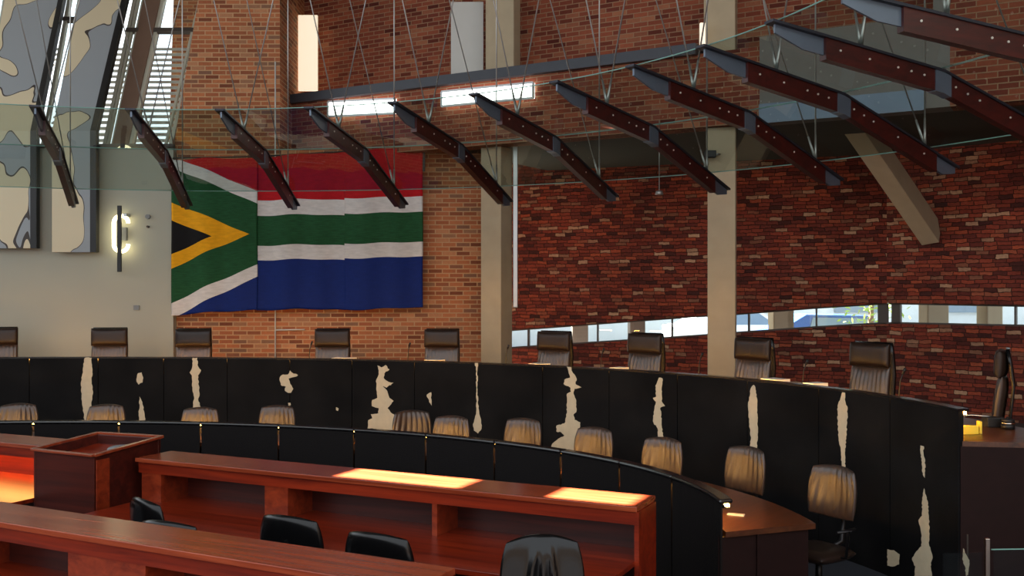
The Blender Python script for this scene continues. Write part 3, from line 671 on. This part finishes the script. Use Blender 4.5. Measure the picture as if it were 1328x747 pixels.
# conduit
r=thing('conduit','thin white conduit running up the brick wall behind the flag','conduit',(at(357,463,15.41).x,15.41,.6))
o=r.location.copy()
def rel(p): return p-o
MB().tube([Vector((0,0,0)),rel(at(357,80,15.41))],.011,8).build('upright_pipe',M_white,r)
MB().tube([rel(at(357,428,15.41)),rel(at(395,427.5,15.41))],.010,8).build('side_pipe',M_white,r)

# small fixtures on white wall
for (x,y,w,h,nm,l,cat) in [(192,281,.07,.07,'wall_sensor','small round sensor on the white wall, upper of two beside the lamp','sensor'),(192,294,.035,.05,'wall_hook','tiny dark fitting on the white wall below the round sensor','fitting')]:
    p=at(x,y,Yw-.02); o=MB().tube([(0,.02,0),(0,-.03,0)],w/2,14).build(nm,M_frdark if h<.06 else M_grey); o.location=p; tag(o,l,cat)
p=at(177,399,Yw-.01); o=MB().box((0,0,0),(.09,.02,.07)).build('wall_switch',M_grey,bevel=.004); o.location=p; tag(o,'small grey switch plate on the white wall above the judge chairs','switch')
# wall lamp
p=at(157,303,Yw-.12); r=thing('wall_lamp','glowing capsule wall lamp behind a black upright bar on the white wall','lamp',p)
caps=[(0.0+.11*cos(a),0,(.16 if sin(a)>=0 else -.16)+.11*sin(a)) for a in [k*2*PI/28 for k in range(29)]]
MB().tube(caps,.028,10).build('glowing_tube',M_lamp,r)
MB().box((0,-.06,-.08),(.06,.04,1.0)).build('bar',M_black,r,bevel=.005)
MB().box((.08,.02,.28),(.05,.16,.05)).build('bracket',M_alu,r,bevel=.005)
MB().box((0,.08,0),(.12,.06,.2)).build('wall_plate',M_grey,r,bevel=.005)

# ------------------------------------------------------------------ leaning glazing at left
def Lp(X,t,off=0):   # X at the wall head, t=0 at z 4.64, t=1 at z 7.4
    return Vector((X+.19*(X+5.2)*t, Yw+1.77*t+off, 4.64+2.76*t))
T1=1.6
def strip(xa,xb,ta,tb,off,th,mat,name,parent=None,xa1=None,xb1=None):
    q=[Lp(xa,ta,off),Lp(xb,ta,off),Lp(xb if xb1 is None else xb1,tb,off),Lp(xa if xa1 is None else xa1,tb,off)]
    nn=Vector((0,2.76,-1.77)).normalized()*th
    vs=q+[v+nn for v in q]
    o=MB().add(vs,[(0,1,2,3),(7,6,5,4),(0,4,5,1),(1,5,6,2),(2,6,7,3),(3,7,4,0)]).build(name,mat,parent); return o
b_=strip(-6.10,-5.86,.0,T1,-.02,.25,M_brown,'leaning_beam'); tag(b_,'brown leaning beam between the slanted windows at upper left','beam')
k=0
for xa,xb,bars in [(-9.4,-8.0,(.52,)),(-7.2,-6.93,(.86,1.3)),(-6.26,-6.08,(.78,1.3)),(-5.86,-5.2,(.78,1.4))]:
    k+=1
    w=struct(strip(xa,xb,0,T1,.05,.01,M_pane,'window_%d'%(k+2)))
    for xx,ww in ((xa,.05),(xb-.05,.05)): strip(xx,xx+ww,0,T1,0,.08,M_frame,'window_frame',w)
    for t in bars: strip(xa,xb,t-.012,t+.012,-.03,.08,M_frdark,'window_bar',w)
    w2=strip(xb-.12,xb-.085,0,T1,.0,.05,M_frame,'window_frame',w)
# louvres outside
for (xa,xb) in ((-9.8,-7.9),(-7.6,-6.6),(-6.3,-5.4)):
    mb=MB()
    for i in range(17):
        z=4.9+i*.11; mb.box(((xa+xb)/2,Yw+.9+.64*(z-4.64),z),(xb-xa,.10,.022),rx=.5)
    o=mb.build('louvre_screen',M_white); tag(o,'white slatted sun louvre outside the %s slanted window'%({-9.8:'leftmost',-7.6:'narrow middle',-6.3:'rightmost'}[xa]),'louvre')
# hanging artwork panels (generic blotches)
def artmat(name,seed,sc):
    m,nt,b,N,L=newmat(name)
    tc=N.new('ShaderNodeTexCoord'); mp=N.new('ShaderNodeMapping'); mp.inputs['Location'].default_value=(seed,seed*2,0); mp.inputs['Scale'].default_value=(1,.4,.62); L.new(tc.outputs['Object'],mp.inputs['Vector'])
    no=N.new('ShaderNodeTexNoise'); no.inputs['Scale'].default_value=sc; no.inputs['Detail'].default_value=1.5; no.inputs['Distortion'].default_value=.4; L.new(mp.outputs['Vector'],no.inputs['Vector'])
    cr=N.new('ShaderNodeValToRGB'); cr.color_ramp.interpolation='CONSTANT'; e=cr.color_ramp.elements
    e[0].position=0; e[0].color=(*lin((150,156,160)),1); e[1].position=.498; e[1].color=(*lin((60,52,48)),1)
    q=e.new(.506); q.color=(*lin((214,200,168)),1)
    L.new(no.outputs['Fac'],cr.inputs['Fac']); L.new(cr.outputs['Color'],b.inputs['Base Color']); b.inputs['Roughness'].default_value=.6
    return m
for i,(xl,xr,zb,l) in enumerate([(-8.0,-7.16,at(0,322,15.1).z,'tall hanging banner with cream and grey blotches at the left edge'),(-6.93,-6.26,at(0,327,15.1).z,'tall hanging banner with cream and grey blotches, right one nearer the wall lamp')]):
    r=thing('artwork_banner',l,'artwork',(xl,Yw-.2,zb),0,'blotched banners on the white wall')
    o_=r.location.copy(); ztop=4.86
    front=[Vector((xl,Yw-.2,zb)),Vector((xr,Yw-.2,zb)),Vector((xr,Yw-.2,ztop)),Vector((xl,Yw-.2,ztop)),Lp(xr,T1,-.15),Lp(xl,T1,-.15)]
    front=[v-o_ for v in front]; t_=Vector((0,.10,0))
    m=artmat('art_blotches_%d'%i,3.1+i*4.7,1.35)
    MB().add(front,[(0,1,2,3),(3,2,4,5)]).build('printed_face',m,r)
    vs=[v+Vector((0,.004,0)) for v in front]+[v+t_ for v in front]
    MB().add(vs,[(1,7,8,2),(2,8,10,4),(0,3,9,6),(3,5,11,9),(0,6,7,1),(7,6,9,8),(8,9,11,10)]).build('dark_frame',M_black,r)
    mb=MB(); mb.beam(front[1]+Vector((-.045,-.01,0)),front[2]+Vector((-.045,-.01,0)),.09,.012,up=Vector((0,1,0))); mb.beam(front[2]+Vector((-.045,-.01,0)),front[4]+Vector((-.045,-.01,0)),.09,.012,up=Vector((0,1,0)))
    mb.build('edge_strip',M_black,r)

# ------------------------------------------------------------------ flag
YF=15.2
def fx(x): return (x-CX)*YF/F
def fz(y): return EYE-(y-CY)*YF/F
fr=thing('beaded_flag','large beaded flag in red, white, green, gold, black and blue hung on the brick wall','flag',(fx(385),YF,fz(405)))
cols={'red':(176,16,26),'blue':(12,36,104),'green':(28,76,42),'white':(208,204,200),'gold':(232,162,14),'black':(14,12,12)}
def beadmat(n,c):
    m,nt,b,N,L=newmat('bead_'+n); tc=N.new('ShaderNodeTexCoord')
    wv=N.new('ShaderNodeTexNoise'); mp=N.new('ShaderNodeMapping'); mp.inputs['Scale'].default_value=(8,1,55 if n in('green','black') else 30); L.new(tc.outputs['Object'],mp.inputs['Vector']); L.new(mp.outputs['Vector'],wv.inputs['Vector']); wv.inputs['Scale'].default_value=1; wv.inputs['Detail'].default_value=3
    n2=N.new('ShaderNodeTexNoise'); n2.inputs['Scale'].default_value=90; L.new(tc.outputs['Object'],n2.inputs['Vector'])
    cr=N.new('ShaderNodeMix'); cr.data_type='RGBA'; L.new(wv.outputs['Fac'],cr.inputs['Factor']); cl=lin(c); v=.65 if n in('green',) else .25
    cr.inputs['A'].default_value=(*[q*(1-v) for q in cl],1); cr.inputs['B'].default_value=(*[min(1,q*(1+v)) for q in cl],1)
    L.new(cr.outputs['Result'],b.inputs['Base Color']); b.inputs['Roughness'].default_value=.6; b.inputs['Specular IOR Level'].default_value=.15
    bp=N.new('ShaderNodeBump'); bp.inputs['Strength'].default_value=.6; bp.inputs['Distance'].default_value=.01; L.new(n2.outputs['Fac'],bp.inputs['Height']); L.new(bp.outputs['Normal'],b.inputs['Normal'])
    return m
order=['red','blue','green','white','gold','black']; fm=[beadmat(n,cols[n]) for n in order]; 
def flagcol(x,y):
    # upper diagonals / lower diagonals in photo coordinates, piecewise
    def lerp(a,b): return a[1]+(b[1]-a[1])*(x-a[0])/(b[0]-a[0])
    if x<=333:
        up_w0=lerp((232,207),(333,247)); up_w1=lerp((232,222),(333,263)); lo_w0=lerp((224,393),(333,342)); lo_w1=lerp((228,411),(333,358))
    else: up_w0=up_w1=lo_w0=lo_w1=None
    rb,wb1,gt,gb,wb2,bt=256,259,278,317,337,337
    if x<333:
        if y<up_w0: return 'red'
        if y<up_w1: return 'white'
        if y>lo_w1: return 'blue'
        if y>lo_w0: return 'white'
        gu=lerp((222,263),(323,303)); gl=lerp((222,349),(323,303)); bu=lerp((222,286),(275,308)); bl=lerp((222,330),(275,308))
        if x<323 and gu<y<gl:
            if x<275 and bu<y<bl: return 'black'
            return 'gold'
        return 'green'
    sh=0 if x<447 else -3
    y-=sh
    if y<259: return 'red'
    if y<279: return 'white'
    if y<318: return 'green'
    if y<337: return 'white'
    return 'blue'
def flagpart(x0,x1,yt,yb,nm,yo,seed):
    bm=bmesh.new(); nx=max(8,int((x1-x0)/2.5)); ny=70
    V=[[bm.verts.new((x0+(x1-x0)*i/nx,-(190+(225)*j/ny),0)) for i in range(nx+1)] for j in range(ny+1)]
    for j in range(ny):
        for i in range(nx): bm.faces.new((V[j][i],V[j][i+1],V[j+1][i+1],V[j+1][i]))
    def cut(a,b):
        A=Vector((a[0],-a[1],0)); B=Vector((b[0],-b[1],0)); d=B-A; n=Vector((-d.y,d.x,0)).normalized()
        bmesh.ops.bisect_plane(bm,geom=bm.verts[:]+bm.edges[:]+bm.faces[:],plane_co=A,plane_no=n,dist=1e-4)
    sh=0 if x0<440 else -3
    if x0<300:
        for a,b in [((232,207),(333,247)),((232,222),(333,263)),((224,393),(333,342)),((228,411),(333,358)),((222,263),(323,303)),((222,349),(323,303)),((222,286),(275,308)),((222,330),(275,308))]: cut(a,b)
    else:
        for y in (259,279,318,337): cut((x0,y+sh),(x1,y+sh))
    # trim to top and bottom outline
    for (a,b),keep in ((((x0,yt[0]),(x1,yt[1])),'below'),(((x0,yb[0]),(x1,yb[1])),'above')):
        A=Vector((a[0],-a[1],0)); B=Vector((b[0],-b[1],0)); d=B-A; n=Vector((-d.y,d.x,0)).normalized()
        bmesh.ops.bisect_plane(bm,geom=bm.verts[:]+bm.edges[:]+bm.faces[:],plane_co=A,plane_no=n,dist=1e-4,clear_outer=(keep=='below'),clear_inner=(keep=='above'))
    bm.faces.ensure_lookup_table()
    for f in bm.faces:
        c=f.calc_center_median(); f.material_index=order.index(flagcol(c.x,-c.y)); f.smooth=True
    for v in bm.verts:
        x,y=v.co.x,-v.co.y
        w=.02*sin((x+seed*30)/7.0)*(.4+.6*(y-190)/220)+.02*sin((x-seed*11)/15.)+.004*sin(x*1.3+y*.05)
        yy=y+1.2*sin(x/26.0+seed)+ (0.6*sin(x/9.))
        v.co=Vector((fx(x),YF+yo+w,fz(yy)))-fr.location
    me=bpy.data.meshes.new(nm); bm.to_mesh(me); bm.free()
    for m in fm: me.materials.append(m)
    o=bpy.data.objects.new(nm,me); C.objects.link(o); o.parent=fr
    s=o.modifiers.new('s','SOLIDIFY'); s.thickness=.02; s.offset=1
    return o
flagpart(222,333,(208,204),(410,401),'flag_strip',0,1)['label']='hoist strip with black and gold triangle'
flagpart(332,447.5,(204,197),(402,402),'flag_strip',.03,2)
flagpart(446.5,548,(194,193),(401,400),'flag_strip',-.01,3)
mb=MB(); mb.tube([at(224,205,YF+.05)-fr.location,at(332,203,YF+.05)-fr.location,at(440,197,YF+.05)-fr.location,at(549,193,YF+.05)-fr.location],.012,8); mb.build('hanging_rail',M_black,fr)
mb=MB(); a=at(549.5,194,YF+.03); b=at(549.5,222,YF+.03); mb.box((a+b)/2-fr.location,(.04,.05,a.z-b.z)); mb.build('rail_bracket',M_black,fr)

# ------------------------------------------------------------------ glass canopy on timber and steel ribs
K=.88; CC=Vector((-4.023*K,6.011*K,0)); ri,hi,ro,ho,rk,hk=6.667*K,2.262*K,10.355*K,1.35*K,8.54*K,1.988*K
ths=[-.287,-.119,.049,.224,.395,.565,.736,.898,1.047,1.192,1.33]
can=thing('glass_canopy','curved glass canopy on dark timber and steel ribs hung over the judges bench','canopy',(CC.x+8*sin(.4),CC.y+8*cos(.4),EYE+ho))
# profile of the underside along the radius: (r,h)
def prof(u):  # u 0..1 inner..kink, 1..2 kink..outer
    if u<=1: return ri+(rk-ri)*u, hi+(hk-hi)*u
    u-=1; return rk+(ro-rk)*u, hk+(ho-hk)*u
def cp(t,u,dz=0,side=0):
    r,h=prof(u); return Vector((CC.x+r*sin(t)+side*cos(t),CC.y+r*cos(t)-side*sin(t),EYE+h+dz))
def ribmesh(t,us,w,z0,z1,taper0=1,taper1=1):
    mb=MB(); vs=[]; n=len(us)
    for i,u in enumerate(us):
        k=1
        if i==0: k=taper0
        if i==n-1: k=taper1
        zb=z1+(z0-z1)*k
        vs+=[cp(t,u,zb,-w/2),cp(t,u,zb,w/2),cp(t,u,z1,w/2),cp(t,u,z1,-w/2)]
    fs=[]
    for i in range(n-1):
        a=4*i;b=a+4; fs+=[(a,a+1,b+1,b),(a+1,a+2,b+2,b+1),(a+2,a+3,b+3,b+2),(a+3,a,b,b+3)]
    fs+=[(0,3,2,1),(4*n-4,4*n-3,4*n-2,4*n-1)]
    return mb.add(vs,fs)
def lin_(a,b,n): return [a+(b-a)*i/n for i in range(n+1)]
D=.185
for t in ths:
    rib=ch(ribmesh(t,lin_(0,1,4)+lin_(1.05,2,5),.11,-.02,0).build('rib',M_steel),can)
    rib.name='rib'
    def sub(mb,nm,mat): o=mb.build(nm,mat); o.parent=rib; o.matrix_parent_inverse=rib.matrix_parent_inverse.copy(); o.matrix_parent_inverse=Matrix.Identity(4); return o
    sub(ribmesh(t,lin_(.03,.34,2),.02,-D*.8,-.02,taper0=.5),'steel_web',M_steelb)
    for ua,ub,uu in ((.30,.97,(.38,.55,.72,.80,.88)),(1.03,1.80,(1.08,1.16,1.24,1.45,1.68))):
        mb=ribmesh(t,lin_(ua,ub,4),.075,-D,-.02)
        for u in uu:
            for s in (-1,1):
                c=cp(t,u,-.09,s*.038); tv=Vector((cos(t),-sin(t),0))*s
                mb.tube([c,c+tv*.008],.009,8,mi=1)
        sub(mb,'timber_beam',[M_timber,M_bolt])
    sub(ribmesh(t,lin_(.95,1.05,2),.09,-D-.005,-.015),'splice_plate',M_steelb)
    sub(ribmesh(t,lin_(1.76,1.99,2),.03,-D*.85,-.02,taper1=.4),'steel_tail',M_steelb)
# glass
allt=[ths[0]-.34,ths[0]-.168]+ths+[ths[-1]+.15]
for a,b in zip(allt[:-1],allt[1:]):
    for ua,ub in ((.04,.995),(1.005,1.74)):
        n=4; vs=[]
        for th_,dz in ((0,.012),(1,.022)):
            for i in range(n+1):
                t=a+.003+(b-a-.006)*i/n
                for u in lin_(ua,ub,2): vs.append(cp(t,u,dz))
        # straight panes: two quads across
        fs=[]
        W=3
        for i in range(n):
            for j in range(2):
                q=(i*W+j,(i+1)*W+j,(i+1)*W+j+1,i*W+j+1); fs.append(q)
        pane=MB().add(vs[:(n+1)*3],fs).build('glass_pane',M_glass); ch(pane,can)
        for k,uu in enumerate((ua,ub)):
            ed=MB(); ed.tube([cp(a+(b-a)*i/n,uu,.012) for i in range(n+1)],.0055 if (k==0)==(ua<.5) else .0035,6)
            o=ed.build('glass_edge',M_edge); o.parent=pane; o.matrix_parent_inverse=Matrix.Identity(4)
# rods
UI,UO=.52,1.72
for i,t in enumerate(ths):
    O=cp(t,UO,.02); I=cp(t,UI,.02)
    def rod(a,b,r=.0085):
        mb=MB(); mb.tube([a,b],r,6); d=(b-a).normalized(); mb.tube([a,a+d*.08,a+d*.26],[.017,.015,.010],8); ch(mb.build('hanger_rod',M_rod),can)
    rod(O,Vector((O.x,O.y,RZ)))
    r_,_=prof(UI)
    def roofp(tt,rr=r_): return Vector((CC.x+rr*sin(tt),CC.y+rr*cos(tt),RZ))
    rod(O,roofp(t-.10),.007); rod(I,roofp(t+.17),.0075); rod(I,roofp(t-.165),.0075)

# ------------------------------------------------------------------ glass balustrade bottom right
p=at(1280,698,6.0); r=thing('glass_balustrade','clear glass balustrade with bright metal post in the bottom right corner','balustrade',(p.x,p.y,0))
MB().box((0,0,p.z/2),(.026,.03,p.z)).build('post',M_chrome,r,bevel=.003)
MB().box((.55,.05,.47),(1.0,.012,.9),rz=.05).build('glass_panel',M_pane,r)
MB().box((-.16,-.03,.47),(.25,.012,.9),rz=.15).build('glass_panel',M_pane,r)
MB().beam((.04,.03,.925),(1.04,.09,.925),.008,.005).build('glass_edge',M_edge,r)

# ------------------------------------------------------------------ outside the ribbon window
o=MB().box((6,40,.3),(80,44,.2)).build('pavement',plain('grey_pavement',(78,78,76),.9)); o['kind']='structure'
M_fac=plain('pale_facade',(196,206,214),.8,var=.05); M_facd=plain('facade_glass',(110,130,150),.3)
fc_=thing('street_building','pale building facade across the street behind the ribbon window','building',(8,34,.4))
MB().box((0,1,3.3),(50,1.5,6.6)).build('facade_wall',M_fac,fc_)
for i in range(12):
    o=MB().box((-20+i*3.4,.2,1.75),(1.6,.12,1.0)).build('shop_window',M_facd,fc_)
for i,(x0,x1,Y,l) in enumerate([(742,763,19.6,'dark grey pillar outside the ribbon window, just right of the first column chair'),(817,837,18.9,'dark grey pillar outside the ribbon window, left of the second column'),(1003,1030,18.2,'wide beige pillar outside the ribbon window, right of the second column'),(1203,1231,17.2,'beige pillar outside the right ribbon window, left one'),(1280,1301,17.0,'beige pillar outside the right ribbon window, right one')]):
    a,b=at(x0,0,Y),at(x1,0,Y); o=MB().box((0,0,2),(b.x-a.x,.4,4)).build('street_pillar',M_roof if i<2 else M_conc,bevel=.02); o.location=((a.x+b.x)/2,Y+.2,.4); tag(o,l,'pillar','pillars outside the ribbon window')
def car(x,Y,label,col,loc_rz=0):
    p=at(x,0,Y); r=thing('parked_car',label,'car',(p.x,Y,.4),loc_rz,'cars outside the ribbon window')
    pr=[(-2.1,.35),(2.1,.35),(2.15,.75),(1.9,.92),(1.1,1.0),(.5,1.42),(-1.0,1.45),(-1.7,1.02),(-2.1,.95)]
    MB().prism(pr,(0,-.85,0),(1,0,0),1.7,n=Vector((0,1,0))).build('body',col,r,bevel=.05)
    MB().prism([(-.95,1.02),(.95,1.02),(.45,1.36),(-.85,1.38)],(0,-.87,0),(1,0,0),1.74,n=Vector((0,1,0))).build('side_window',M_facd,r)
    for wx in (-1.35,1.35):
        for wy in (-.82,.62): MB().tube([(wx,wy,.33),(wx,wy+.2,.33)],.33,18).build('wheel',M_black,r)
car(1085,25,'blue parked car outside the ribbon window near the window corner',plain('blue_car_paint',(40,80,150),.25,coat=.5))
car(955,30,'white parked car outside the ribbon window, right of the second column',plain('white_car_paint',(220,222,224),.25,coat=.5))
tr_=thing('street_tree','leafy green tree outside the corner of the ribbon window','tree',at(1128,0,22.5)*1); tr_.location.z=.4
MB().tube([(0,0,0),(0.02,0,1.2),(.05,0,2.2)],[.09,.07,.04],8).build('trunk',M_brown,tr_)
mb=MB(); rn=random.Random(4)
for i in range(260):
    c=Vector((rn.gauss(0,.38),rn.gauss(0,.35),rn.gauss(1.9,.35))); d=Vector((rn.uniform(-1,1),rn.uniform(-1,1),rn.uniform(-.6,.6))).normalized(); e=d.cross(Vector((rn.random(),rn.random(),1))).normalized()
    mb.add([c,c+d*.07+e*.03,c+d*.15,c+d*.07-e*.03],[(0,1,2,3)])
mb.build('foliage',plain('leaf_green',(120,150,50),.6,var=.3),tr_)

# ------------------------------------------------------------------ light
S=bpy.context.scene
w=bpy.data.worlds.new('sky'); S.world=w; w.use_nodes=True; N=w.node_tree.nodes; L=w.node_tree.links
bg=N['Background']; bg.inputs['Color'].default_value=(.90,.95,1.0,1); bg.inputs['Strength'].default_value=2.15
sl=bpy.data.lights.new('sun','SUN'); sl.energy=130; sl.angle=math.radians(.53); sl.color=(1,.93,.80)
so=bpy.data.objects.new('sun',sl); C.objects.link(so); so.rotation_euler=SUN.to_track_quat('Z','Y').to_euler(); so.location=(-5,12,14)

cam=bpy.data.cameras.new('camera'); co=bpy.data.objects.new('camera',cam); C.objects.link(co)
cam.sensor_width=36; cam.lens=F/1328*36; cam.clip_end=300; co.location=(0,0,EYE); co.rotation_euler=(PI/2,0,0)
cam.shift_y=-(373-373.5)/1328*-1
S.camera=co
S.view_settings.view_transform='Standard'; S.view_settings.look='None'; S.view_settings.gamma=1; S.view_settings.use_curve_mapping=False
S.view_settings.exposure=0.0
S.cycles.max_bounces=8; S.cycles.transparent_max_bounces=16
